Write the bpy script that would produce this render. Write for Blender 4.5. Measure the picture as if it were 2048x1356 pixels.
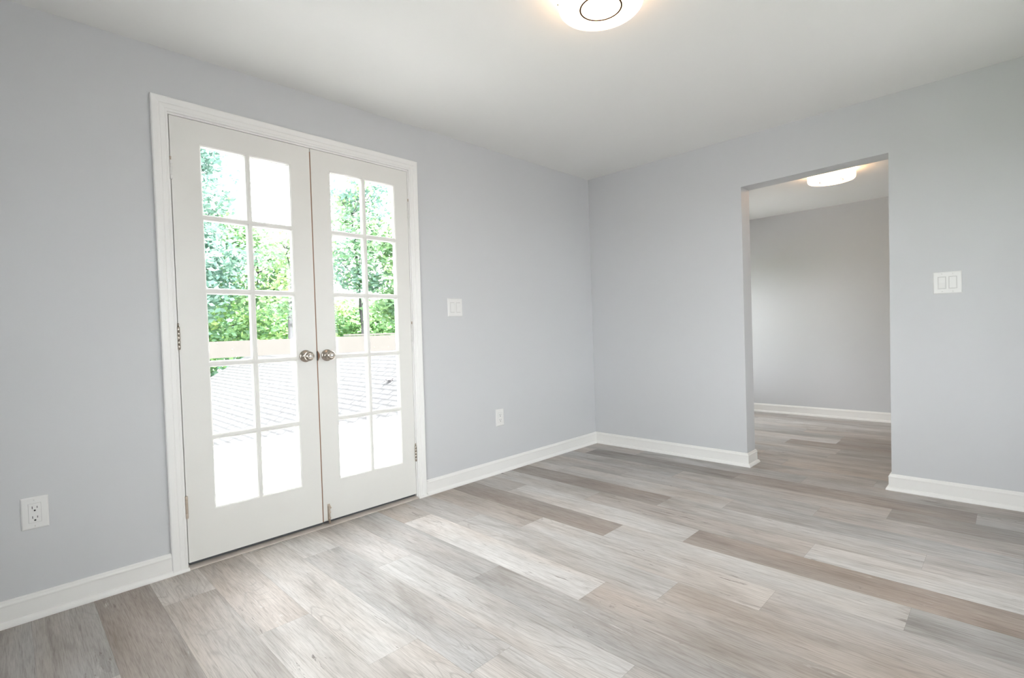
import bpy, bmesh, math, random
import numpy as np
from mathutils import Vector, Matrix

for o in list(bpy.data.objects):
    bpy.data.objects.remove(o, do_unlink=True)
SC = bpy.context.scene
C = SC.collection

# ------------------------------------------------------------------ camera
CAM = (2.7852, -3.8757, 1.0823)
YAW, PIT, ROL, FPX = 44.785, -1.088, -1.9836, 1011.35
def cam_axes():
    y, p, r = (math.radians(a) for a in (YAW, PIT, ROL))
    f = Vector((-math.sin(y)*math.cos(p), math.cos(y)*math.cos(p), math.sin(p)))
    rt = Vector((math.cos(y), math.sin(y), 0)); up = rt.cross(f)
    return rt*math.cos(r)+up*math.sin(r), -rt*math.sin(r)+up*math.cos(r), f
R_, U_, F_ = cam_axes()
cd = bpy.data.cameras.new('camera'); cam = bpy.data.objects.new('camera', cd); C.objects.link(cam)
m = Matrix.Identity(4)
for i, v in enumerate((R_, U_, -F_)):
    for j in range(3): m[j][i] = v[j]
m.translation = Vector(CAM); cam.matrix_world = m
cd.sensor_width = 36; cd.lens = FPX/2048*36; cd.clip_start = .02; cd.clip_end = 300
SC.camera = cam

# ------------------------------------------------------------------ light
SC.view_settings.view_transform = 'Standard'; SC.view_settings.look = 'None'
SC.view_settings.gamma = 1; SC.view_settings.use_curve_mapping = False
SC.view_settings.exposure = 3.74
w = bpy.data.worlds.new('sky'); SC.world = w; w.use_nodes = True
bg = w.node_tree.nodes['Background']; bg.inputs[0].default_value = (.95, .97, 1, 1); bg.inputs[1].default_value = 1.0
sd = bpy.data.lights.new('sun', 'SUN'); sd.energy = 2.4; sd.angle = math.radians(1.5); sd.color = (1, .96, .9)
so = bpy.data.objects.new('sun', sd); C.objects.link(so)
so.rotation_euler = Vector((-.20, -.42, -.95)).to_track_quat('-Z', 'Y').to_euler()
def portal(name, loc, direction, w_, h_):
    a = bpy.data.lights.new(name, 'AREA'); a.shape = 'RECTANGLE'; a.size = w_; a.size_y = h_
    a.cycles.is_portal = True
    o = bpy.data.objects.new(name, a); C.objects.link(o); o.location = loc
    o.rotation_euler = Vector(direction).to_track_quat('-Z', 'Z').to_euler()
# unseen window openings: right and rear walls' added for daylight, other room's inferred
RW = (-3.00, -2.45, .90, 1.90)     # added right wall window y0,y1,z0,z1
XR_ = 3.27
TW = (-1.50, -.80, .45, 2.00)        # added tall narrow right wall window y0,y1,z0,z1
BW = (1.20, 2.20, .45, 1.75)        # added rear wall window x0,x1,z0,z1
OW = (1.05, 2.22, .42, 1.72)       # other room window y0,y1,z0,z1
portal('portal_door', (-.19, -2.65, 1.09), (1, 0, 0), 1.35, 2.15)
portal('portal_right', (XR_+.14, (RW[0]+RW[1])/2, (RW[2]+RW[3])/2), (-1, 0, 0), RW[1]-RW[0], RW[3]-RW[2])
portal('portal_tall', (XR_+.14, (TW[0]+TW[1])/2, (TW[2]+TW[3])/2), (-1, 0, 0), TW[1]-TW[0], TW[3]-TW[2])
portal('portal_rear', ((BW[0]+BW[1])/2, -4.5, (BW[2]+BW[3])/2), (0, 1, 0), BW[1]-BW[0], BW[3]-BW[2])
portal('portal_other', (-.19, (OW[0]+OW[1])/2, (OW[2]+OW[3])/2), (1, 0, 0), OW[1]-OW[0], OW[3]-OW[2])
SC.cycles.max_bounces = 14; SC.cycles.diffuse_bounces = 8; SC.cycles.transparent_max_bounces = 24
SC.cycles.sample_clamp_indirect = 8

# ------------------------------------------------------------------ dimensions
H, H2 = 2.44, 2.29
XR, YB = 3.27, -4.32
WT, Y2, X2R = .157, 2.461, 3.9
ZB, DB = .100, .0277

# ------------------------------------------------------------------ materials
def mat(name):
    m = bpy.data.materials.new(name); m.use_nodes = True
    return m, m.node_tree.nodes, m.node_tree.links, m.node_tree.nodes['Principled BSDF']
def node(N, L, t, ins=None, **kw):
    n = N.new(t)
    for k, v in kw.items(): setattr(n, k, v)
    for k, v in (ins or {}).items():
        if hasattr(v, 'is_linked') or v.__class__.__name__.startswith('NodeSocket'): L.new(v, n.inputs[k])
        else: n.inputs[k].default_value = v
    return n
def plain(name, col, rough=.5, metal=0, bump=0, bscale=60, var=0, vscale=3, spec=.5):
    m, N, L, P = mat(name)
    P.inputs['Roughness'].default_value = rough; P.inputs['Metallic'].default_value = metal
    P.inputs['Specular IOR Level'].default_value = spec
    tc = N.new('ShaderNodeTexCoord')
    nz = node(N, L, 'ShaderNodeTexNoise', {'Vector': tc.outputs['Object'], 'Scale': vscale, 'Detail': 4.0})
    a = [max(0, c*(1-var)) for c in col]; b = [min(1, c*(1+var)) for c in col]
    mx = node(N, L, 'ShaderNodeMix', {0: nz.outputs[0], 6: (*a, 1), 7: (*b, 1)}, data_type='RGBA')
    L.new(mx.outputs[2], P.inputs['Base Color'])
    if bump:
        n2 = node(N, L, 'ShaderNodeTexNoise', {'Vector': tc.outputs['Object'], 'Scale': bscale, 'Detail': 3.0})
        bp = node(N, L, 'ShaderNodeBump', {'Height': n2.outputs[0], 'Strength': bump, 'Distance': .002})
        L.new(bp.outputs[0], P.inputs['Normal'])
    return m
M = {}
M['wall'] = plain('wall_paint', (.625, .635, .652), .55, bump=.06, bscale=220, var=.01, spec=.3)
M['ceil'] = plain('ceiling_paint', (.80, .80, .785), .8, bump=.05, bscale=200, var=.01, spec=.2)
M['trim'] = plain('trim_paint', (.87, .868, .855), .35, bump=.05, bscale=90, var=.012)
M['base'] = plain('baseboard_paint', (.855, .85, .83), .3, bump=.04, bscale=60, var=.012)
M['door'] = plain('door_paint', (.80, .795, .765), .4, bump=.08, bscale=70, var=.02, vscale=6)
M['plate'] = plain('plate_plastic', (.81, .81, .80), .3)
M['dark'] = plain('slot_dark', (.03, .03, .032), .6)
M['gap_shade'] = plain('plate_gap_shade', (.48, .475, .47), .8)  # grey that stands in for shadow in the plate gaps
M['hole'] = plain('slot_grey', (.16, .16, .165), .6)
M['nickel'] = plain('satin_nickel', (.43, .385, .335), .24, 1, bump=.03, bscale=300, var=.05, vscale=30)
M['nickeldk'] = plain('worn_nickel', (.56, .48, .40), .45, .65, bump=.1, bscale=150, var=.25, vscale=60)
M['copper'] = plain('worn_copper', (.48, .27, .16), .5, .6, bump=.2, bscale=150, var=.35, vscale=90)
M['chrome'] = plain('chrome', (.85, .84, .83), .12, 1)
M['painthinge'] = plain('painted_metal', (.76, .755, .74), .4, 0, bump=.15, bscale=120, var=.05, vscale=60)
M['brown'] = plain('brown_strip', (.30, .165, .10), .6, var=.15, vscale=20)
M['rubber'] = plain('grey_rubber', (.07, .075, .08), .6)
M['thresh'] = plain('threshold_metal', (.64, .58, .53), .40, .35, bump=.1, bscale=90, var=.3, vscale=9)
M['ring'] = plain('lamp_ring', (.034, .022, .017), .8, 0, spec=.05)
M['deck'] = plain('deck_boards', (.44, .435, .43), .75, bump=.2, bscale=40, var=.06, vscale=5)
M['rail'] = plain('rail_wood', (.078, .071, .0645), .8, bump=.2, bscale=30, var=.10, vscale=7)
M['bark'] = plain('bark', (.085, .08, .085), .9, bump=.6, bscale=12, var=.3)
M['ground'] = plain('grass_ground', (.05, .10, .025), .95, bump=.5, bscale=3, var=.35, vscale=1.2)
M['bounce_pale'] = plain('bounce_grey', (.27, .265, .27), .95, bump=.5, bscale=20, var=.15)  # neutral tone of the ground added to bounce light
M['siding'] = plain('siding', (.42, .42, .41), .7)

def glass_mat():
    m, N, L, P = mat('window_glass')
    N.remove(P); out = N['Material Output']
    tr = N.new('ShaderNodeBsdfTransparent'); tr.inputs[0].default_value = (.97, .98, .975, 1)
    gl = N.new('ShaderNodeBsdfGlossy'); gl.inputs['Roughness'].default_value = .02
    fr = N.new('ShaderNodeFresnel'); fr.inputs[0].default_value = 1.45
    mm = node(N, L, 'ShaderNodeMath', {0: fr.outputs[0], 1: .6}, operation='MULTIPLY')
    mx = N.new('ShaderNodeMixShader'); L.new(mm.outputs[0], mx.inputs[0]); L.new(tr.outputs[0], mx.inputs[1]); L.new(gl.outputs[0], mx.inputs[2])
    L.new(mx.outputs[0], out.inputs[0])
    return m
M['glass'] = glass_mat()
def emit_mat(name, col, s):
    m, N, L, P = mat(name)
    P.inputs['Base Color'].default_value = (.9, .88, .85, 1)
    P.inputs['Emission Color'].default_value = (*col, 1); P.inputs['Emission Strength'].default_value = s
    return m
M['lampglow'] = emit_mat('lamp_diffuser', (1, .63, .35), .52)
M['lampglow2'] = emit_mat('lamp_diffuser_bright', (1, .62, .33), .85)

def leaf_mat():
    m, N, L, P = mat('leaves')
    at = N.new('ShaderNodeAttribute'); at.attribute_name = 'tone'
    L.new(at.outputs['Color'], P.inputs['Base Color']); P.inputs['Roughness'].default_value = .55
    tl = N.new('ShaderNodeBsdfTranslucent'); L.new(at.outputs['Color'], tl.inputs[0])
    mx = N.new('ShaderNodeMixShader'); mx.inputs[0].default_value = .5
    L.new(P.outputs[0], mx.inputs[1]); L.new(tl.outputs[0], mx.inputs[2]); L.new(mx.outputs[0], N['Material Output'].inputs[0])
    return m
M['leaf'] = leaf_mat()

def floor_mat():
    m, N, L, P = mat('grey_oak_planks')
    tc = N.new('ShaderNodeTexCoord')
    off = N.new('ShaderNodeAttribute'); off.attribute_name = 'shift'
    tone = N.new('ShaderNodeAttribute'); tone.attribute_name = 'tone'
    add = node(N, L, 'ShaderNodeVectorMath', {0: tc.outputs['Object'], 1: off.outputs['Vector']}, operation='ADD')
    def mp(sx, sy):
        return node(N, L, 'ShaderNodeMapping', {'Vector': add.outputs[0], 'Scale': (sx, sy, 1)}).outputs[0]
    def nz(v, s=1.0, d=4.0, r=.55, dist=0.0):
        return node(N, L, 'ShaderNodeTexNoise', {'Vector': v, 'Scale': s, 'Detail': d, 'Roughness': r, 'Distortion': dist}).outputs[0]
    def ramp(v, pts):
        r = N.new('ShaderNodeValToRGB'); L.new(v, r.inputs[0]); e = r.color_ramp.elements
        while len(e) < len(pts): e.new(.5)
        for q, (p_, c_) in zip(e, pts): q.position = p_; q.color = (*c_, 1) if len(c_) == 3 else c_
        return r.outputs[0]
    def mixc(f, a, b, blend='MIX'):
        n = N.new('ShaderNodeMix'); n.data_type = 'RGBA'; n.blend_type = blend
        for k, v in ((0, f), (6, a), (7, b)):
            if isinstance(v, (float, int)): n.inputs[k].default_value = v
            elif isinstance(v, tuple): n.inputs[k].default_value = (*v, 1)
            else: L.new(v, n.inputs[k])
        return n.outputs[2]
    # cloudy variation along the plank
    big = nz(mp(1.7, 7), 1, 3, .6, .4)
    col = mixc(1.0, tone.outputs['Color'], ramp(big, [(.30, (.74, .715, .69)), (.5, (.99, .98, .97)), (.70, (1.14, 1.14, 1.14))]), 'MULTIPLY')
    warm = nz(mp(.9, 3.2), 1.3, 2)
    col = mixc(1.0, col, ramp(warm, [(.35, (1.025, .985, .955)), (.6, (.99, 1, 1.01))]), 'MULTIPLY')
    # streaky grain
    g1 = nz(mp(3.5, 85), 1, 5, .65, .25)
    col = mixc(1.0, col, ramp(g1, [(.25, (.70, .68, .66)), (.47, (1, 1, 1)), (.75, (1.10, 1.10, 1.10))]), 'MULTIPLY')
    g2 = nz(mp(14, 300), 1, 2, .6)
    col = mixc(1.0, col, ramp(g2, [(.32, (.80, .79, .78)), (.52, (1, 1, 1)), (.68, (1.07, 1.07, 1.07))]), 'MULTIPLY')
    # cathedral figure: contour lines of a stretched field, in patches
    fld = nz(mp(1.4, 7.5), 1, 1.5, .4)
    k = node(N, L, 'ShaderNodeMath', {0: fld, 1: 34.0}, operation='MULTIPLY').outputs[0]
    fr = node(N, L, 'ShaderNodeMath', {0: k, 1: 1.0}, operation='PINGPONG').outputs[0]
    ln = ramp(fr, [(0, (1, 1, 1)), (.26, (0, 0, 0))])
    pm = ramp(nz(mp(1.1, 4), 1.2, 1), [(.52, (0, 0, 0)), (.66, (1, 1, 1))])
    lf = node(N, L, 'ShaderNodeMath', {0: ln, 1: pm}, operation='MULTIPLY').outputs[0]
    lf = node(N, L, 'ShaderNodeMath', {0: lf, 1: .5}, operation='MULTIPLY').outputs[0]
    col = mixc(lf, col, (.30, .265, .24))
    # knots and cracks, thin dark dashes along the grain
    cr = nz(mp(5, 42), 1, 6, .7, 1.6)
    crm = ramp(cr, [(.60, (0, 0, 0)), (.66, (1, 1, 1))])
    pk = ramp(nz(mp(1.6, 3.2), 1.7, 1), [(.50, (0, 0, 0)), (.62, (1, 1, 1))])
    cf = node(N, L, 'ShaderNodeMath', {0: crm, 1: pk}, operation='MULTIPLY').outputs[0]
    cf = node(N, L, 'ShaderNodeMath', {0: cf, 1: .85}, operation='MULTIPLY').outputs[0]
    col = mixc(cf, col, (.17, .14, .125))
    # pale worn flecks beside the cracks
    wf = ramp(nz(mp(4, 30), 1, 6, .75, 1.2), [(.60, (0, 0, 0)), (.68, (1, 1, 1))])
    wf2 = node(N, L, 'ShaderNodeMath', {0: wf, 1: pk}, operation='MULTIPLY').outputs[0]
    wf2 = node(N, L, 'ShaderNodeMath', {0: wf2, 1: .5}, operation='MULTIPLY').outputs[0]
    col = mixc(wf2, col, (.74, .72, .70))
    L.new(col, P.inputs['Base Color'])
    P.inputs['Specular IOR Level'].default_value = .42
    rr = ramp(g1, [(.3, (.56, .56, .56)), (.7, (.46, .46, .46))]); L.new(rr, P.inputs['Roughness'])
    bp = node(N, L, 'ShaderNodeBump', {'Height': g1, 'Strength': .10, 'Distance': .002}); L.new(bp.outputs[0], P.inputs['Normal'])
    return m
M['floor'] = floor_mat()

def shingle_mat():
    m, N, L, P = mat('pale_shingles')
    tc = N.new('ShaderNodeTexCoord')
    br = N.new('ShaderNodeTexBrick'); L.new(tc.outputs['UV'], br.inputs['Vector'])
    br.inputs['Color1'].default_value = (.044, .043, .045, 1); br.inputs['Color2'].default_value = (.044, .043, .045, 1)
    br.inputs['Mortar'].default_value = (.018, .018, .020, 1); br.inputs['Scale'].default_value = 1
    br.inputs['Mortar Size'].default_value = .020; br.inputs['Mortar Smooth'].default_value = .3
    br.inputs['Brick Width'].default_value = .30; br.inputs['Row Height'].default_value = .125
    nz = node(N, L, 'ShaderNodeTexNoise', {'Vector': tc.outputs['UV'], 'Scale': 7.0, 'Detail': 3.0})
    rp = N.new('ShaderNodeValToRGB'); L.new(nz.outputs[0], rp.inputs[0])
    rp.color_ramp.elements[0].position = .35; rp.color_ramp.elements[0].color = (.66, .66, .67, 1)
    rp.color_ramp.elements[1].position = .65; rp.color_ramp.elements[1].color = (1.3, 1.3, 1.3, 1)
    mx = N.new('ShaderNodeMix'); mx.data_type = 'RGBA'; mx.blend_type = 'MULTIPLY'; mx.inputs[0].default_value = 1
    L.new(br.outputs['Color'], mx.inputs[6]); L.new(rp.outputs[0], mx.inputs[7]); L.new(mx.outputs[2], P.inputs['Base Color'])
    P.inputs['Roughness'].default_value = .9
    return m
M['shingle'] = shingle_mat()

# ------------------------------------------------------------------ mesh helpers
class MB:
    def __init__(s): s.v = []; s.f = []; s.sm = []
    def add(s, vs, fs, smooth=False):
        b = len(s.v); s.v += [tuple(v) for v in vs]; s.f += [tuple(b+i for i in f) for f in fs]; s.sm += [smooth]*len(fs); return s
    def box(s, x0, x1, y0, y1, z0, z1, bev=0):
        if bev:
            bm = bmesh.new(); bmesh.ops.create_cube(bm, size=1)
            for v in bm.verts: v.co = Vector(((x0+x1)/2+v.co.x*(x1-x0), (y0+y1)/2+v.co.y*(y1-y0), (z0+z1)/2+v.co.z*(z1-z0)))
            bmesh.ops.bevel(bm, geom=list(bm.edges), offset=bev, segments=2, affect='EDGES', profile=.6)
            bm.verts.index_update()
            s.add([v.co for v in bm.verts], [[v.index for v in f.verts] for f in bm.faces]); bm.free(); return s
        v = [(x, y, z) for x in (x0, x1) for y in (y0, y1) for z in (z0, z1)]
        return s.add(v, [(0, 1, 3, 2), (4, 6, 7, 5), (0, 4, 5, 1), (2, 3, 7, 6), (0, 2, 6, 4), (1, 5, 7, 3)])
    def sweep(s, sections, closed_profile=True, caps=True, smooth=False):
        n = len(sections[0]); b = len(s.v)
        for sec in sections: s.v += [tuple(q) for q in sec]
        for i in range(len(sections)-1):
            for j in range(n if closed_profile else n-1):
                k = (j+1) % n
                s.f.append((b+i*n+j, b+i*n+k, b+(i+1)*n+k, b+(i+1)*n+j)); s.sm.append(smooth)
        if caps:
            s.f.append(tuple(b+j for j in range(n))[::-1]); s.f.append(tuple(b+(len(sections)-1)*n+j for j in range(n))); s.sm += [False, False]
        return s
    def lathe(s, prof, center, axis='x', seg=40, flip=1):
        c = Vector(center); b = len(s.v); n = len(prof)
        for i in range(seg):
            a = 2*math.pi*i/seg
            for (r, h) in prof:
                h *= flip
                if axis == 'x': q = (h, r*math.cos(a), r*math.sin(a))
                elif axis == 'y': q = (r*math.cos(a), h, r*math.sin(a))
                else: q = (r*math.cos(a), r*math.sin(a), h)
                s.v.append(tuple(c+Vector(q)))
        for i in range(seg):
            k = (i+1) % seg
            for j in range(n-1):
                s.f.append((b+i*n+j, b+k*n+j, b+k*n+j+1, b+i*n+j+1)); s.sm.append(True)
        if prof[0][0] > 1e-6: s.f.append(tuple(b+i*n for i in range(seg))); s.sm.append(False)
        if prof[-1][0] > 1e-6: s.f.append(tuple(b+i*n+n-1 for i in range(seg))); s.sm.append(False)
        return s
    def tube(s, pts, rads, seg=8):
        secs = []
        pts = [Vector(p) for p in pts]
        for i, p in enumerate(pts):
            d = (pts[min(i+1, len(pts)-1)]-pts[max(i-1, 0)]).normalized()
            a = d.orthogonal().normalized(); c = d.cross(a)
            secs.append([p+(a*math.cos(t)+c*math.sin(t))*rads[i] for t in [2*math.pi*k/seg for k in range(seg)]])
        # align twist
        for i in range(1, len(secs)):
            best = min(range(seg), key=lambda k: (secs[i][k]-secs[i-1][0]).length)
            secs[i] = secs[i][best:]+secs[i][:best]
        return s.sweep(secs, smooth=True)
    def build(s, name, material, parent=None, warp=None, fix=True):
        me = bpy.data.meshes.new(name)
        vs = [warp(v) for v in s.v] if warp else s.v
        me.from_pydata([tuple(v) for v in vs], [], s.f)
        me.polygons.foreach_set('use_smooth', s.sm)
        me.materials.append(material)
        if fix:
            bm = bmesh.new(); bm.from_mesh(me)
            bmesh.ops.remove_doubles(bm, verts=bm.verts, dist=1e-6)
            bmesh.ops.recalc_face_normals(bm, faces=bm.faces); bm.to_mesh(me); bm.free()
        me.update()
        o = bpy.data.objects.new(name, me); C.objects.link(o)
        if parent:
            o.parent = parent; o.matrix_parent_inverse = parent.matrix_basis.inverted()
        return o
def tag(o, label, cat, group=None, kind=None):
    o['label'] = label; o['category'] = cat
    if group: o['group'] = group
    if kind: o['kind'] = kind
    return o
def empty(name, loc, label, cat, group=None, kind=None):
    o = bpy.data.objects.new(name, None); C.objects.link(o); o.location = loc; o.empty_display_size = .05
    o.matrix_basis = Matrix.Translation(Vector(loc))
    return tag(o, label, cat, group, kind)
def copy_tree(o, parent=None):
    c = o.copy(); C.objects.link(c); c.parent = parent
    if parent: c.matrix_parent_inverse = o.matrix_parent_inverse.copy()
    for ch in [q for q in bpy.data.objects if q.parent == o]: copy_tree(ch, c)
    return c

# ------------------------------------------------------------------ floor of planks
PW, Y0, PL = .1914, -.2, 1.2375
T = {'L': (.515, .495, .475), 'VL': (.57, .55, .53), 'M': (.45, .425, .405), 'MG': (.44, .43, .42), 'T': (.445, .405, .372),
     'G': (.38, .365, .35), 'D': (.335, .300, .275), 'DB': (.345, .297, .265), 'DG': (.30, .28, .262)}
# first joint in [0, PL) of each row, then the tones of its planks from the wall of the french doors on
ROWS = {0: (.5325, 'M MG M M'), 1: (.16, 'M DG D MG'), 2: (1.0525, 'MG M DG M'), 3: (.75, 'M MG M M'), 4: (.33, 'L L MG M'),
        5: (.02, 'M D L M'), 6: (.857, 'L M L L'), 7: (.37, 'M VL DB M'), 8: (.03, 'D D L G'), 9: (.86, 'T L M L'), 10: (.54, 'M L T T'),  # a few right-end tones here set darker to carry vignetting at lower right
        11: (.31, 'T VL T M'), 12: (1.096, 'MG G L L'), 13: (.68, 'M L MG M'), 14: (.3155, 'L MG L M'), 15: (.0375, 'L L VL L'),
        16: (.818, 'T L L L'), 17: (.31, 'L T MG L'), 18: (1.0, 'D M T L'), 19: (.7, 'G MG M L'),
        -1: (.9, 'M M MG L'), -2: (.3, 'M M T M'), -3: (.07, 'T T M D'), -4: (.5, 'M MG M M'), -5: (.53, 'M L G M'), -6: (.1, 'M MG D M'),
        -7: (.45, 'L L D G'), -8: (.44, 'MG G D M')}
rnd = random.Random(5)
fm = MB(); tones = []; shifts = []
for k in range(-14, 23):
    ya, yb = Y0-PW*k, Y0-PW*(k-1)
    j0, tl = ROWS.get(k, (rnd.uniform(0, PL), ' '.join(rnd.choice(['L', 'M', 'MG', 'T', 'G']) for _ in range(4)))); tl = tl.split()
    tl.append(tl[-2])
    for i in range(5):
        xa = j0+(i-1)*PL; xb = xa+PL
        ca, cb = max(xa, -.0), min(xb, 4.0)
        yya, yyb = max(ya, YB), min(yb, Y2)
        if cb-ca < .01 or yyb-yya < .005: continue
        g = .00035
        fm.add([(ca+g, yya+g, 0), (cb-g, yya+g, 0), (cb-g, yyb-g, 0), (ca+g, yyb-g, 0)], [(0, 1, 2, 3)])
        v = rnd.uniform(.95, 1.05); t = T[tl[i]]
        tones.append(tuple(c*v for c in t)); shifts.append((rnd.uniform(0, 40), rnd.uniform(0, 40), rnd.uniform(0, 9)))
npl = len(tones)
fm.box(0, 4.0, YB, Y2, -.03, -.0006)
tones += [(.22, .20, .185)]*6; shifts += [(0, 0, 0)]*6
floor = fm.build('floor', M['floor'], fix=False)
me = floor.data
a1 = me.attributes.new('tone', 'FLOAT_COLOR', 'FACE'); a2 = me.attributes.new('shift', 'FLOAT_VECTOR', 'FACE')
for i, (t, s) in enumerate(zip(tones, shifts)): a1.data[i].color = (*t, 1); a2.data[i].vector = s
tag(floor, 'grey and taupe wood-look plank floor running through both rooms', 'floor', kind='structure')

# ------------------------------------------------------------------ walls
def wall_with_holes(fixed, a0, a1, z0, z1, holes, t0, t1, name, label):
    """fixed 'x': plane at x in [t0,t1], a = y; fixed 'y': a = x. holes: list of (a0,a1,z0,z1)"""
    b = MB(); xs = sorted({a0, a1, *[h[0] for h in holes], *[h[1] for h in holes]})
    for u0, u1 in zip(xs[:-1], xs[1:]):
        hs = sorted([h for h in holes if h[0] <= u0+1e-9 and h[1] >= u1-1e-9], key=lambda h: h[2]); z = z0
        for h in hs+[(0, 0, z1, z1)]:
            if h[2] > z+1e-6:
                if fixed == 'x': b.box(t0, t1, u0, u1, z, h[2])
                else: b.box(u0, u1, t0, t1, z, h[2])
            z = max(z, h[3])
    o = b.build(name, M['wall']); tag(o, label, 'wall', kind='structure'); return o
DH = (-3.314, -1.975, -.02, 2.160)
wall_with_holes('x', YB-.16, WT/2, -.03, H+.1, [DH], -.16, 0, 'wall_left', 'long pale grey wall with the white french doors')
wall_with_holes('x', WT/2, Y2+.15, -.03, H+.1, [(OW[0], OW[1], OW[2], OW[3])], -.16, 0, 'wall_left_far', 'outside wall of the room beyond the opening')
# back wall with skewed opening
b = MB()
OXL, OXR = (1.3662, 1.3698), (2.2330, 2.2507)      # bottom, top
OZL, OZR = 2.073, 2.0872
def prism_y(b, quad, y0, y1):
    v = [(x, y0, z) for x, z in quad]+[(x, y1, z) for x, z in quad]
    b.add(v, [(0, 1, 2, 3), (7, 6, 5, 4), (0, 4, 5, 1), (1, 5, 6, 2), (2, 6, 7, 3), (3, 7, 4, 0)])
prism_y(b, [(0, -.03), (OXL[0], -.03), (OXL[1], OZL), (0, OZL)], 0, WT)
prism_y(b, [(OXR[0], -.03), (4.05, -.03), (4.05, OZR), (OXR[1], OZR)], 0, WT)
prism_y(b, [(0, OZL), (OXL[1], OZL), (OXL[1], H+.1), (0, H+.1)], 0, WT)
prism_y(b, [(OXL[1], OZL), (OXR[1], OZR), (OXR[1], H+.1), (OXL[1], H+.1)], 0, WT)
prism_y(b, [(OXR[1], OZR), (4.05, OZR), (4.05, H+.1), (OXR[1], H+.1)], 0, WT)
tag(b.build('wall_back', M['wall']), 'pale grey wall with the uncased opening to the next room', 'wall', kind='structure')
wall_with_holes('x', YB-.16, 0, -.03, H+.1, [RW, TW], XR, XR+.12, 'wall_right', 'pale grey wall at the right of the room with two added windows')
wall_with_holes('y', -.16, XR+.12, -.03, H+.1, [BW], YB-.16, YB, 'wall_rear', 'pale grey wall behind the viewer with an added low window')
wall_with_holes('y', -.16, 4.05, -.03, H+.1, [], Y2, Y2+.15, 'wall_far', 'grey far wall of the room beyond the opening')
wall_with_holes('x', WT, Y2, -.03, H+.1, [], 3.9, 4.05, 'wall_far_right', 'side wall of the room beyond the opening')
tag(MB().box(0, XR, YB, 0, H, H+.1).build('ceiling', M['ceil']), 'flat white ceiling of the near room', 'ceiling', kind='structure')
tag(MB().box(0, 3.9, WT, Y2, H2, H2+.1).build('ceiling_far', M['ceil']), 'lower white ceiling of the next room', 'ceiling', kind='structure')
tag(MB().box(-.16, 4.05, YB-.16, Y2+.15, H+.101, H+.2).build('roof_slab', M['siding']), 'roof deck over both rooms', 'roof', kind='structure')

# unseen windows that let daylight in; those in right and rear walls are added
def window(name, label, fixed, a0, a1, z0, z1, t):
    e = empty(name, (t if fixed == 'x' else a0, a0 if fixed == 'x' else t, z0), label, 'window', kind='structure')
    f = MB(); fw = .045
    def bx(u0, u1, q0, q1, d=.02):
        if fixed == 'x': f.box(t-d, t+d, u0, u1, q0, q1, .003)
        else: f.box(u0, u1, t-d, t+d, q0, q1, .003)
    bx(a0, a1, z0, z0+fw); bx(a0, a1, z1-fw, z1); bx(a0, a0+fw, z0+fw, z1-fw); bx(a1-fw, a1, z0+fw, z1-fw)
    bx(a0+fw, a1-fw, (z0+z1)/2-.02, (z0+z1)/2+.02, .015)
    f.build('window_frame', M['trim'], e)
    g = MB()
    if fixed == 'x': g.box(t-.002, t+.002, a0+fw, a1-fw, z0+fw, z1-fw)
    else: g.box(a0+fw, a1-fw, t-.002, t+.002, z0+fw, z1-fw)
    g.build('glass_pane', M['glass'], e)
window('added_window_1', 'small white framed window added unseen in the right wall for daylight', 'x', RW[0], RW[1], RW[2], RW[3], XR+.06)
window('added_window_3', 'white framed low window added behind the viewer for daylight', 'y', BW[0], BW[1], BW[2], BW[3], YB-.08)
window('added_window_4', 'tall white framed window added unseen in the right wall for daylight', 'x', TW[0], TW[1], TW[2], TW[3], XR+.06)
window('window_2', 'white framed window of the next room', 'x', OW[0], OW[1], OW[2], OW[3], -.08)

# ------------------------------------------------------------------ baseboards
BP = [(0, ZB), (.0055, ZB), (.0085, .0965), (.0095, .0915), (.0125, .0865), (.0140, .0845), (.0140, .0805), (.0128, .0785), (.0128, .0225),
      (.0170, .0215), (.0215, .0185), (.0250, .0130), (.0275, .0060), (DB, 0), (0, 0)]
def baseboard(name, path, normals_mitre, label):
    """path: list of (x,y) at the wall; normals_mitre: per point offset direction (unit depth scaling included)"""
    b = MB(); secs = []
    for (x, y), (nx, ny) in zip(path, normals_mitre):
        secs.append([(x+nx*d, y+ny*d, z) for d, z in BP])
    b.sweep(secs); tag(b.build(name, M['base']), label, 'baseboard', kind='structure')
CL, CR = -3.360, -1.933
baseboard('baseboard_left', [(0, YB), (0, CL)], [(1, 1), (1, 0)], 'white moulded baseboard left of the french doors')
baseboard('baseboard_left_corner', [(0, CR), (0, 0)], [(1, 0), (1, -1)], 'white moulded baseboard from the french doors to the corner')
baseboard('baseboard_back', [(0, 0), (OXL[0], 0), (OXL[0], WT), (OXL[0]-.3, WT)], [(1, -1), (1, -1), (1, 1), (0, 1)], 'white baseboard from the corner wrapping into the opening')
baseboard('baseboard_back_right', [(OXR[0]+.3, WT), (OXR[0], WT), (OXR[0], 0), (XR, 0)], [(0, 1), (-1, 1), (-1, -1), (-1, -1)], 'white baseboard right of the opening')
baseboard('baseboard_right', [(XR, 0), (XR, YB)], [(-1, -1), (-1, 1)], 'white baseboard along the right wall')
baseboard('baseboard_rear', [(0, YB), (XR, YB)], [(1, 1), (-1, 1)], 'white baseboard along the wall behind the viewer')
baseboard('baseboard_far', [(0, Y2), (3.9, Y2)], [(1, -1), (-1, -1)], 'white baseboard along the far wall of the next room')

# ------------------------------------------------------------------ french doors
def W(v):
    x, y, z = v; t = (y+3.36)/1.437
    return (x, y+.0085*t*z, z*(1-.0062*t))
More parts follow.
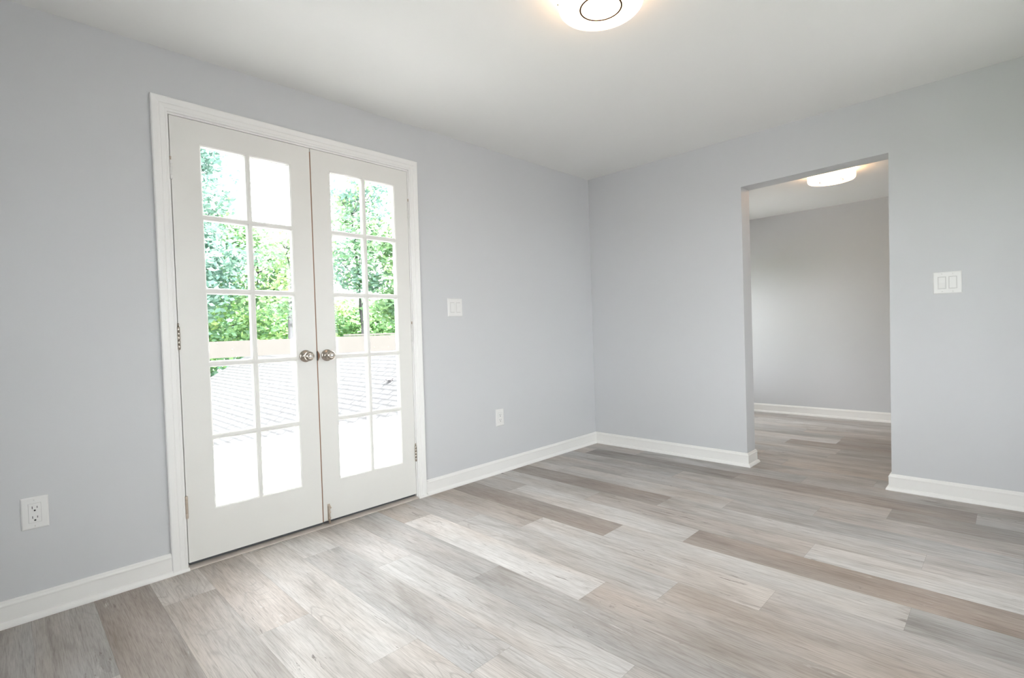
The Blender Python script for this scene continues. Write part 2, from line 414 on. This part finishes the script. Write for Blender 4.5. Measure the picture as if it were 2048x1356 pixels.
# casing: mitred sweep
CP = [(0, 0), (0, .0080), (.003, .0095), (.008, .0098), (.010, .0092), (.013, .0112), (.028, .0130), (.031, .0124), (.034, .0148), (.040, .0165), (.058, .0180), (.062, .0165), (.064, .012), (.064, 0)]
yl, yr, zt = -3.2985, -1.9965, 2.1520
secs = [[(d, yl-u, 0) for u, d in CP], [(d, yl-u, zt+u) for u, d in CP], [(d, yr+u, zt+u) for u, d in CP], [(d, yr+u, 0) for u, d in CP]]
cas = MB().sweep(secs).build('trim_1', M['trim'], warp=W); tag(cas, 'white moulded casing around the french doors', 'door casing', kind='structure')
jm = MB(); xi = -.16
jm.box(xi, 0, -3.3135, -3.2945, -.005, 2.16); jm.box(xi, 0, -2.0030, -1.984, -.005, 2.16); jm.box(xi, 0, -3.2945, -2.0030, 2.1425, 2.16)
jm.box(-.055, -.038, -3.2945, -3.282, .02, 2.1425); jm.box(-.055, -.038, -2.0155, -2.0030, .02, 2.1425); jm.box(-.055, -.038, -3.282, -2.0155, 2.130, 2.1425)
tag(jm.build('trim_2', M['trim'], warp=W), 'white jamb lining the doorway of the french doors', 'door jamb', kind='structure')
# small shoe strips under the casings
sh = MB()
for a, c in ((CL, -3.294), (-2.000, CR)):
    SP = [(0, 0), (.0275, 0), (.0275, .004), (.0215, .010), (.018, .012), (0, .012)]
    sh.sweep([[(d, a, z) for d, z in SP], [(d, c, z) for d, z in SP]])
tag(sh.build('trim_3', M['base']), 'small white shoe strips at the foot of the door casing', 'shoe moulding', kind='structure')

def leaf_panel(y0, y1, z0, z1, gy0, gy1, gz0, gz1, xf=0.0, th=.036):
    """door leaf with 2 x 5 lites: flat face grid + stepped sticking around every lite on both sides"""
    b = MB(); mw = .030
    gw = (gy1-gy0-mw)/2; gh = (gz1-gz0-4*mw)/5
    ops = [(gy0+i*(gw+mw), gy0+i*(gw+mw)+gw, gz0+j*(gh+mw), gz0+j*(gh+mw)+gh) for i in range(2) for j in range(5)]
    E = .0085
    prof = [(E, 0), (E-.0005, -.0016), (E-.003, -.0034), (E-.005, -.0040), (E-.0055, -.0058), (.0012, -.0110), (0, -.0125), (0, -.0160)]
    for side in (0, 1):
        def X(d): return xf+d if side == 0 else xf-th-d
        ys = sorted({y0, y1, *[round(q, 6) for o in ops for q in (o[0]-E, o[1]+E)]})
        zs = sorted({z0, z1, *[round(q, 6) for o in ops for q in (o[2]-E, o[3]+E)]})
        for ya, yb in zip(ys[:-1], ys[1:]):
            for za, zb in zip(zs[:-1], zs[1:]):
                cy, cz = (ya+yb)/2, (za+zb)/2
                if any(o[0]-E < cy < o[1]+E and o[2]-E < cz < o[3]+E for o in ops): continue
                b.add([(X(0), ya, za), (X(0), yb, za), (X(0), yb, zb), (X(0), ya, zb)], [(0, 1, 2, 3)])
        for o in ops:
            rings = [[(X(d), o[0]-e, o[2]-e), (X(d), o[1]+e, o[2]-e), (X(d), o[1]+e, o[3]+e), (X(d), o[0]-e, o[3]+e)] for e, d in prof]
            b.sweep(rings, caps=False)
    for (ya, yb) in ((y0, y0), (y1, y1)): b.add([(xf, ya, z0), (xf-th, ya, z0), (xf-th, ya, z1), (xf, ya, z1)], [(0, 1, 2, 3)])
    for za in (z0, z1): b.add([(xf, y0, za), (xf-th, y0, za), (xf-th, y1, za), (xf, y1, za)], [(0, 1, 2, 3)])
    g = MB()
    for o in ops: g.box(xf-.0195, xf-.0165, o[0]-.0003, o[1]+.0003, o[2]-.0003, o[3]+.0003)
    return b, g

ROSE = [(.0335, 0), (.0335, .0035), (.0320, .0055), (.0270, .0085), (.0200, .0110), (.0140, .0150), (.0120, .0200), (.0125, .0280), (.0150, .0330), (.0205, .0365), (.0250, .0415),
        (.0268, .0470), (.0262, .0525), (.0225, .0580), (.0165, .0625), (.0125, .0640), (.0118, .0625), (.0095, .0625)]
BUTTON = [(.0095, .0620), (.0095, .0645), (.0075, .0675), (.0040, .0685), (0, .0688)]
def knob(parent, y, z, button=True):
    k = MB().lathe(ROSE, (0, y, z), 'x', 48).build('door_knob', M['nickel'], parent, warp=W)
    MB().lathe(BUTTON, (0, y, z), 'x', 32).build('lock_button', M['chrome'], k, warp=W)
    hb = MB().box(.0052, .0066, y-.0235, y-.0195, z-.002, z+.002).build('release_hole', M['dark'], k, warp=W)
    return k
def hinge(parent, y, z0, z1, side, mk, ml, label=None, pin=True, pinmat=None, leafw=.014):
    """knuckle barrel standing proud of the joint plus the visible leaf edge"""
    n = 5; h = (z1-z0)/n
    b = MB(); r = .0062
    for i in range(n):
        b.lathe([(0, 0), (r*.93, 0), (r, .0008), (r, h-.0010), (r*.93, h-.0004), (0, h-.0004)], (.0048, y, z0+i*h), 'z', 16)
    b.lathe([(0, 0), (r*.8, 0), (r*.95, -.002), (r*.5, -.0045), (0, -.005)], (.0048, y, z0), 'z', 16)
    o = b.build('hinge', mk, parent, warp=W)
    if label: o['label'] = label
    l = MB(); s = -1 if side < 0 else 1
    ya, yb = sorted((y, y+s*leafw)); l.box(-.0005, .0016, ya, yb, z0+.001, z1-.001, .0004)
    l.build('hinge_leaf', ml, o, warp=W)
    if pin:
        q = MB().lathe([(0, 0), (.0030, 0), (.0030, .012), (.0042, .013), (.0042, .0155), (.0030, .017), (0, .0175)], (.0048, y, z1), 'z', 14)
        q.build('hinge_pin', pinmat or mk, o, warp=W)
    return o

LZ0, LZ1 = .0285, 2.1395
# left leaf
d1 = empty('door_1', (0, -3.291, 0), 'left white french door leaf with ten lites, hinged at the left', 'door', 'pair of white french door leaves', 'structure')
pb, gb = leaf_panel(-3.2912, -2.6378, LZ0, LZ1, -3.1640, -2.7520, .2660, 2.0210)
pb.build('door_panel', M['door'], d1, warp=W); gb.build('glass_panes', M['glass'], d1, warp=W)
knob(d1, -2.7000, .977)
hinge(d1, -3.2925, 1.842, 1.928, -1, M['painthinge'], M['painthinge'], 'white painted hinge with a bare brass pin', True, M['nickeldk'])
hinge(d1, -3.2925, 1.045, 1.148, -1, M['nickel'], M['copper'], 'worn copper and nickel hinge', True, M['nickel'], .014)
hinge(d1, -3.2925, .245, .348, -1, M['nickeldk'], M['nickeldk'], 'tarnished nickel hinge', False)
sw = MB().box(-.030, -.006, -3.290, -2.638, .0165, .0287); sw.build('door_sweep', M['rubber'], d1, warp=W)
# right leaf
d2 = empty('door_2', (0, -2.006, 0), 'right white french door leaf with ten lites and a slide bolt', 'door', 'pair of white french door leaves', 'structure')
pb, gb = leaf_panel(-2.6314, -2.0062, LZ0+.0015, LZ1, -2.5165, -2.1090, .2600, 2.0275)
pb.build('door_panel', M['door'], d2, warp=W); gb.build('glass_panes', M['glass'], d2, warp=W)
knob(d2, -2.5780, .975)
MB().box(-.030, -.012, -2.6315, -2.007, .0165, .0302).build('door_sweep', M['rubber'], d2, warp=W)
hinge(d2, -2.0045, 1.838, 1.945, 1, M['painthinge'], M['painthinge'], 'white painted hinge', True, M['nickeldk'], .010)
hinge(d2, -2.0045, 1.035, 1.146, 1, M['painthinge'], M['painthinge'], 'white painted hinge with dark tips', True, M['nickeldk'], .010)
hinge(d2, -2.0045, .248, .345, 1, M['nickel'], M['painthinge'], 'nickel hinge with painted leaf', True, M['nickeldk'], .010)
ast = MB().box(-.030, -.0025, -2.6368, -2.6315, LZ0, 2.122); ast.build('weather_strip', M['brown'], d2, warp=W)
lp = MB(); pts = [(.0005, -2.6318, .944)]+[(.0005, -2.6318+.0115*math.sin(math.pi*i/14), .944+.060*i/14) for i in range(1, 14)]+[(.0005, -2.6318, 1.004)]
lp.sweep([[(x, y, z) for x, y, z in pts], [(x+.0012, y, z) for x, y, z in pts]]); lp.build('latch_plate', M['brown'], d2, warp=W)
MB().box(-.003, .0012, -2.6375, -2.6320, .948, 1.000).build('latch_bolt', M['dark'], d2, warp=W)
# slide bolt
sb = MB().box(0, .0025, -2.6085, -2.5940, .026, .1240, .0008).build('slide_bolt', M['nickeldk'], d2, warp=W)
q = MB(); q.tube([(.0085, -2.6010, .013), (.0085, -2.6010, .108)], [.0052, .0052], 14); q.tube([(.0085, -2.6010, .102), (.0120, -2.5950, .104), (.0135, -2.5925, .101)], [.0038, .0036, .0050], 10)
for z in (.046, .078, .112): q.box(.002, .0150, -2.6075, -2.5950, z-.004, z+.004, .0015)
q.build('bolt_rod', M['nickeldk'], sb, warp=W)
# threshold
TP = [(-.175, 0), (.0195, 0), (.0205, .0025), (.0190, .0050), (-.010, .0125), (-.024, .0165), (-.060, .0165), (-.175, .008)]
th = MB(); th.sweep([[(x, -3.294, z) for x, z in TP], [(x, -2.003, z) for x, z in TP]])
tag(th.build('threshold', M['thresh']), 'worn metal and wood sill strip under the french doors', 'threshold', kind='structure')

# ------------------------------------------------------------------ wall plates
def local_plate(name, loc, wall, label, cat, w_, h_, kinds, group=None):
    """local frame: u along the wall to the viewer's right, v up, n out of the wall"""
    e = empty(name, loc, label, cat, group)
    def T_(v):
        u, n, z = v
        return (loc[0]+n, loc[1]+u, loc[2]+z) if wall == 'left' else (loc[0]+u, loc[1]-n, loc[2]+z)
    b = MB(); d = .0058
    pr = [(0, .0), (0, .0022), (.0022, .0045), (.0050, d)]
    b.sweep([[(-w_/2+i, n, -h_/2+i), (w_/2-i, n, -h_/2+i), (w_/2-i, n, h_/2-i), (-w_/2+i, n, h_/2-i)] for i, n in pr])
    b.build('cover_plate', M['plate'], e, warp=T_)
    for u0, kd in kinds:
        if kd[0] == 'rocker':
            f = MB(); f.box(u0-.0175, u0+.0175, d-.001, d+.0016, -.0345, .0345, .0006); fo = f.build('switch_frame', M['plate'], e, warp=T_)
            g = MB(); g.box(u0-.0187, u0+.0187, d-.001, d+.0002, -.0357, .0357); g.box(u0-.0160, u0+.0160, d, d+.0018, -.0330, .0330)  # flat grey plates imitate shadow around the frame and rocker
            g.build('gap_shadow_plate', M['gap_shade'], fo, warp=T_)
            r = MB(); t = kd[1]
            hw, hh = .0149, .0318
            top, bot = (.0022, .0080) if t > 1 else (.0026, .0036)
            vs = [(u0-hw, d, -hh), (u0+hw, d, -hh), (u0+hw, d, hh), (u0-hw, d, hh), (u0-hw, d+bot, -hh), (u0+hw, d+bot, -hh), (u0+hw, d+top, hh), (u0-hw, d+top, hh), (u0-hw, d+.0032, 0), (u0+hw, d+.0032, 0)]
            r.add(vs, [(0, 1, 2, 3), (4, 5, 9, 8), (8, 9, 6, 7), (0, 1, 5, 4), (2, 3, 7, 6), (1, 2, 6, 9, 5), (0, 3, 7, 8, 4)])
            r.build('rocker', M['plate'], e, warp=T_)
        else:
            f = MB(); f.box(u0-.0185, u0+.0185, d-.001, d+.0018, -.0375, .0375, .0008); fo = f.build('receptacle', M['plate'], e, warp=T_)
            g = MB(); g.box(u0-.0193, u0+.0193, d-.001, d+.0002, -.0383, .0383); g.build('gap_shadow_plate', M['gap_shade'], fo, warp=T_)  # flat grey rim imitates shadow around the receptacle
            for zc in (.0165, -.0225):
                for du, dh in ((-.0072, .0050), (.0072, .0040)):
                    MB().box(u0+du-.0012, u0+du+.0012, d+.0010, d+.0021, zc-dh+.006, zc+dh+.006).build('slot', M['hole'], fo, warp=T_)
                MB().lathe([(0, 0), (.0032, 0), (.0032, .0012), (0, .0012)], (u0, d+.0010, zc-.0060), 'y', 14).build('ground_hole', M['dark'], fo, warp=T_)
    us = sorted({u for u, _ in kinds}); scr = []
    for u in us:
        for zz in (h_/2-.012, -h_/2+.012):
            s_ = MB().lathe([(0, .0013), (.0022, .0012), (.0031, .0003), (.0031, -.0005), (0, -.0005)], (u, d, zz), 'y', 14)
            s_.build('screw', M['painthinge'], e, warp=T_)
    return e
local_plate('light_switch', (0, -1.6285, 1.2495), 'left', 'white double rocker switch plate right of the french doors', 'light switch', .129, .126, [(-.026, ('rocker', 0)), (.026, ('rocker', 1))])
local_plate('light_switch', (2.5155, 0, 1.2665), 'back', 'white double rocker switch plate right of the opening, left rocker tilted', 'light switch', .128, .126, [(-.024, ('rocker', 2)), (.024, ('rocker', 0))])
local_plate('power_outlet', (0, -1.2320, .4162), 'left', 'white duplex outlet low on the wall between doors and corner', 'outlet', .082, .127, [(0, ('duplex',))])
local_plate('power_outlet', (0, -3.8095, .4170), 'left', 'white duplex outlet low on the wall left of the french doors', 'outlet', .082, .127, [(0, ('duplex',))])

# ------------------------------------------------------------------ ceiling lamps
def lamp(x, y, ztop, label, R=.168, glow='lampglow'):
    e = empty('ceiling_light', (x, y, ztop), label, 'ceiling light')
    MB().lathe([(0, 0), (R*.80, 0), (R*.80, -.012), (R*.76, -.016), (0, -.016)], (x, y, ztop), 'z', 64).build('mounting_pan', M['plate'], e)
    pr = [(R*.90, -.012), (R*.985, -.0125), (R, -.016), (R, -.068), (R*.985, -.078), (R*.955, -.0835), (R*.90, -.085), (0, -.0855)]
    MB().lathe(pr, (x, y, ztop), 'z', 96).build('lamp_shade', M[glow], e)
    rr = .0815; secs = []
    b = MB()
    for i in range(73):
        a = 2*math.pi*i/72
        secs.append([(x+(rr+.0034*math.cos(t))*math.cos(a), y+(rr+.0034*math.cos(t))*math.sin(a), ztop-.0862+.0020*math.sin(t)) for t in [2*math.pi*k/10 for k in range(10)]])
    b.sweep(secs, caps=False, smooth=True).build('trim_ring', M['ring'], e)
    for i in range(6):
        a = math.radians(-62+60*i-17)
        cx, cy = x+R*math.cos(a), y+R*math.sin(a)
        q = MB().tube([(cx-.002*math.cos(a), cy-.002*math.sin(a), ztop-.060), (cx+.004*math.cos(a), cy+.004*math.sin(a), ztop-.060)], [.0022, .0022], 10)
        q.build('screw', M['ring'], e)
    return e
lamp(1.627, -2.140, H, 'round white drum flush light glowing on the near ceiling, cut by the picture top')
lamp(1.740, .945, H2, 'round white drum flush light seen through the opening', glow='lampglow2')

# ------------------------------------------------------------------ outside: deck, railing, neighbouring roof
dk = MB(); y = -7.0; i = 0
while y < 3.6:
    dk.box(-3.62, -.17, y, y+.1375, -.15, -.115, 0); y += .142
tag(dk.build('deck', M['deck']), 'pale sunlit board deck outside the french doors', 'deck', kind='structure')
tag(MB().box(-3.62, -.17, -7, 3.6, -.40, -.151).build('deck_frame', M['siding']), 'joist frame under the deck boards', 'deck frame', kind='structure')
rl = empty('railing', (-3.52, -1.05, -.115), 'bleached wooden board railing along the far side of the deck', 'railing')
def board(b, y0, y1, z0a, z1a, z0b, z1b, x0, x1):
    b.add([(x0, y0, z0a), (x0, y1, z0b), (x0, y1, z1b), (x0, y0, z1a), (x1, y0, z0a), (x1, y1, z0b), (x1, y1, z1b), (x1, y0, z1a)],
          [(0, 1, 2, 3), (7, 6, 5, 4), (0, 4, 5, 1), (1, 5, 6, 2), (2, 6, 7, 3), (3, 7, 4, 0)])
b = MB(); board(b, -4.6, -1.06, .880, 1.057, .8755, 1.062, -3.52, -3.485); b.build('rail_board', M['rail'], rl)
b = MB(); board(b, -1.05, 2.4, .858, 1.066, .815, 1.052, -3.52, -3.485); b.build('rail_board', M['rail'], rl)
b = MB(); board(b, -.62, 2.4, 1.072, 1.094, 1.062, 1.084, -3.66, -3.50); b.build('rail_cap', M['rail'], rl)
for py in (-4.5, -1.10, 2.2): MB().box(-3.61, -3.525, py-.045, py+.045, -.115, 1.05, .004).build('railing_post', M['rail'], rl)
for py, pz in ((-.02, 1.030), (-.04, .895), (-2.20, 1.045), (-2.05, .965), (-.26, .90)):
    MB().lathe([(0, 0), (.008, 0), (.008, .002), (0, .0025)], (-3.486, py, pz), 'x', 10).build('knot', M['brown'], rl)

# low-slope roof of the adjoining wing: rises to +y, courses run away from the house
tau = math.radians(30); st, ct = math.sin(tau), math.cos(tau)
def roof_pt(dy):
    return (-3.8757+dy, 1.0823+(dy*st-NP)/ct)
NP = 3.2
ys_, zs_ = roof_pt(.9); yr_, zr_ = roof_pt(5.9)
x0, x1 = -3.95, -14.6
rf = empty('neighbouring_roof', ((x0+x1)/2, yr_, -3), 'pale shingled roof of the wing beyond the deck railing', 'roof')
me = bpy.data.meshes.new('roof_slope')
sl = math.hypot(yr_-ys_, zr_-zs_)
yo = yr_+(yr_-ys_); zo = zs_; tt = .03
V = [(x0, ys_, zs_), (x1, ys_, zs_), (x1, yr_, zr_), (x0, yr_, zr_), (x1, yo, zo), (x0, yo, zo)]
V += [(a, b_, c-tt) for a, b_, c in V]
Fs = [(0, 1, 2, 3), (3, 2, 4, 5), (9, 8, 7, 6), (11, 10, 8, 9), (0, 3, 9, 6), (3, 5, 11, 9), (1, 7, 8, 2), (2, 8, 10, 4), (0, 6, 7, 1), (4, 10, 11, 5)]
me.from_pydata(V, [], Fs); uv = me.uv_layers.new(name='UVMap')
for f in me.polygons:
    for li in f.loop_indices:
        v = V[me.loops[li].vertex_index]
        uv.data[li].uv = (-v[0], abs(v[1]-yr_)/ct)
me.materials.append(M['shingle']); ro = bpy.data.objects.new('roof_slope', me); C.objects.link(ro); ro.parent = rf; ro.matrix_parent_inverse = rf.matrix_basis.inverted()
b = MB()
for xx in (x0-.15, x1+.3):
    b.add([(xx, ys_+.3, -3), (xx, yo-.3, -3), (xx, yo-.3, zs_-.05), (xx, yr_, zr_-.08), (xx, ys_+.3, zs_+.05)], [(0, 1, 2, 3, 4)])
b.add([(x0-.15, ys_+.3, -3), (x1+.3, ys_+.3, -3), (x1+.3, ys_+.3, zs_+.05), (x0-.15, ys_+.3, zs_+.05)], [(0, 1, 2, 3)])
b.add([(x0-.15, yo-.3, -3), (x1+.3, yo-.3, -3), (x1+.3, yo-.3, zs_+.05), (x0-.15, yo-.3, zs_+.05)], [(0, 1, 2, 3)])
b.build('wing_walls', M['siding'], rf)
# dark clump of debris lying on the shingles
pp = Vector((-5.218, 1.014, 0.210)); rnd = random.Random(3); b = MB()
for i in range(14):
    a = pp+Vector((rnd.gauss(0, .035), rnd.gauss(0, .03), .01+rnd.random()*.03))
    b.tube([a, a+Vector((rnd.gauss(0, .035), rnd.gauss(0, .035), rnd.gauss(0, .02)))], [.012, .006], 6)
b.lathe([(0, -.03), (.035, -.02), (.045, .01), (.03, .035), (0, .045)], tuple(pp+Vector((0, 0, .01))), 'z', 12)
tag(b.build('leaf_clump', M['bark']), 'small dark clump of debris lying on the shingled roof', 'debris')
tag(MB().box(-70, -.17, -60, 60, -3.1, -3.0).build('ground', M['ground']), 'green ground far below the deck', 'ground', kind='structure')
tag(MB().box(-.17, 60, -60, 60, -3.1, -3.0).build('bounce_ground', M['bounce_pale']), 'unseen pale ground added to bounce neutral daylight into the rooms', 'bounce_ground', kind='structure')  # unseen, added so that bounce through the windows stays neutral

# ------------------------------------------------------------------ trees
def tree(x, y, h, crown, tones_, seed, label, nclu=70, nleaf=95, leaf=.13, trunk_r=.16, spread=.55, lean=0, zb=-3.0, name='leafy_tree', dens=None, group='trees beyond the deck', cat='tree', pale=1.0):
    """crown: list of (dx, dy, z, rx, ry, rz)"""
    rg = np.random.default_rng(seed); rr = random.Random(seed)
    e = empty(name, (x, y, zb), label, cat, group)
    b = MB()
    top = Vector((x+lean, y+lean*.5, h*.86))
    pts = [Vector((x, y, zb)).lerp(top, t)+Vector((rr.gauss(0, .10), rr.gauss(0, .10), 0))*(t > 0) for t in [i/8 for i in range(9)]]
    b.tube(pts, [trunk_r*(1-.85*i/8) for i in range(9)], 10)
    cents = []
    vol = [c[3]*c[4]*c[5] for c in crown]; tot = sum(vol)
    for c, vv in zip(crown, vol):
        n = max(3, int(nclu*vv/tot))
        for _ in range(n):
            d = rg.normal(size=3); d /= np.linalg.norm(d); r = rg.uniform(.35, 1)**.6
            cents.append((x+c[0]+d[0]*c[3]*r, y+c[1]+d[1]*c[4]*r, c[2]+d[2]*c[5]*r))
    for cc in cents[::3]:
        k = min(range(2, 8), key=lambda i: (pts[i]-Vector(cc)).length+max(0, pts[i].z-cc[2])*2)
        a = pts[k]; c_ = Vector(cc); mid = a.lerp(c_, .5)+Vector((0, 0, -.12*(c_-a).length))*.6
        b.tube([a, mid, c_], [trunk_r*.28*(1-.08*k), trunk_r*.16, .012], 6)
    b.build('trunk', M['bark'], e)
    P = np.repeat(np.array(cents), nleaf, axis=0)+rg.normal(size=(len(cents)*nleaf, 3))*np.array([spread, spread, spread*.62])
    n = len(P)
    a = rg.normal(size=(n, 3)); a[:, 2] *= .5; a /= np.linalg.norm(a, axis=1)[:, None]
    bb = rg.normal(size=(n, 3)); bb -= (bb*a).sum(1)[:, None]*a; bb /= np.linalg.norm(bb, axis=1)[:, None]
    s = leaf*rg.uniform(.6, 1.3, size=(n, 1))
    nn = np.cross(a, bb)
    Q = np.stack([P-a*s, P-bb*s*.5+nn*s*.12, P+a*s, P+bb*s*.5+nn*s*.12], axis=1).reshape(-1, 3)
    me = bpy.data.meshes.new('foliage')
    me.vertices.add(4*n); me.vertices.foreach_set('co', Q.astype('f').ravel())
    me.loops.add(4*n); me.loops.foreach_set('vertex_index', np.arange(4*n, dtype='i'))
    me.polygons.add(n); me.polygons.foreach_set('loop_start', np.arange(0, 4*n, 4, dtype='i')); me.polygons.foreach_set('loop_total', np.full(n, 4, dtype='i'))
    me.update()
    at = me.attributes.new('tone', 'FLOAT_COLOR', 'FACE')
    tn = np.array(tones_); ci = np.repeat(rg.integers(0, len(tn), size=len(cents)), nleaf)
    col = (tn[ci]*1.75+.11)*pale*rg.uniform(.7, 1.35, size=(n, 1)); col = np.c_[col, np.ones(n)]
    at.data.foreach_set('color', col.astype('f').ravel())
    me.materials.append(M['leaf'])
    o = bpy.data.objects.new('foliage', me); C.objects.link(o); o.parent = e; o.matrix_parent_inverse = e.matrix_basis.inverted()
    return e
BLU = [(.055, .125, .105), (.065, .135, .10), (.05, .11, .085)]
GRN = [(.06, .135, .045), (.075, .15, .05), (.05, .12, .055), (.09, .16, .045)]
YEL = [(.11, .165, .03), (.085, .15, .04), (.13, .17, .04)]
EOF_TREES = True
tree(-17.2, .75, 8.6, [(0, .1, 6.1, 1.3, 1.25, 2.4), (0, -.2, 3.4, 1.6, 1.9, 1.6)], BLU, 11, 'tall airy blue-green tree seen through the left door, leftmost', 100, 85, .125, .14, .38)
tree(-18.6, 3.2, 5.4, [(0, 0, 3.7, 1.6, 1.9, 1.7), (.3, -.9, 5.2, 1.0, 1.3, .8)], GRN, 12, 'mid green tree in the middle lites of the left door', 66, 85, .12, .15, .38)
tree(-15.2, 3.30, 6.0, [(0, .2, 4.1, .9, .9, .9), (.2, .1, 2.6, 1.0, 1.1, .7)], GRN+YEL, 13, 'slim tree with a dark trunk behind the right column of the left door', 30, 60, .11, .15, .32)
tree(-21.5, 2.2, 3.6, [(0, 0, 1.8, 1.8, 3.6, 1.5)], GRN+YEL, 14, 'low bright green thicket above the railing, left', 120, 90, .13, .10, .42, name='leafy_thicket', cat='bush', group='thickets above the railing', pale=1.3)
tree(-22.5, 7.4, 3.6, [(0, .4, 1.8, 1.8, 3.4, 1.5)], YEL+GRN, 15, 'low yellow-green thicket above the railing, middle', 110, 90, .13, .10, .42, name='leafy_thicket', cat='bush', group='thickets above the railing', pale=1.3)
tree(-17.0, 6.9, 8.6, [(0, -.2, 4.6, 1.2, 1.0, 1.9), (0, .4, 7.0, 1.0, 1.1, 1.5)], GRN+BLU, 16, 'tall tree in the left column of the right door', 60, 80, .12, .15, .36)
tree(-16.0, 9.3, 8.8, [(0, -.2, 4.4, 1.6, 1.6, 2.2), (0, .2, 7.0, 1.2, 1.1, 1.4), (0, 0, 2.2, 1.8, 1.8, 1.2)], GRN, 17, 'dense green tree in the right column of the right door', 100, 90, .13, .17, .40)
tree(-20.5, 11.6, 3.8, [(0, -.4, 1.8, 1.8, 2.6, 1.5)], GRN, 18, 'dense low thicket above the railing, right', 90, 85, .13, .10, .42, name='leafy_thicket', cat='bush', group='thickets above the railing', pale=1.3)
tree(-27.5, 3.5, 3.2, [(0, 0, 1.0, 1.6, 14.5, 2.2)], GRN+BLU, 19, 'wide distant green hedge behind the thickets', 250, 90, .2, .12, .6, name='distant_hedge', cat='hedge', group=None, pale=1.2)
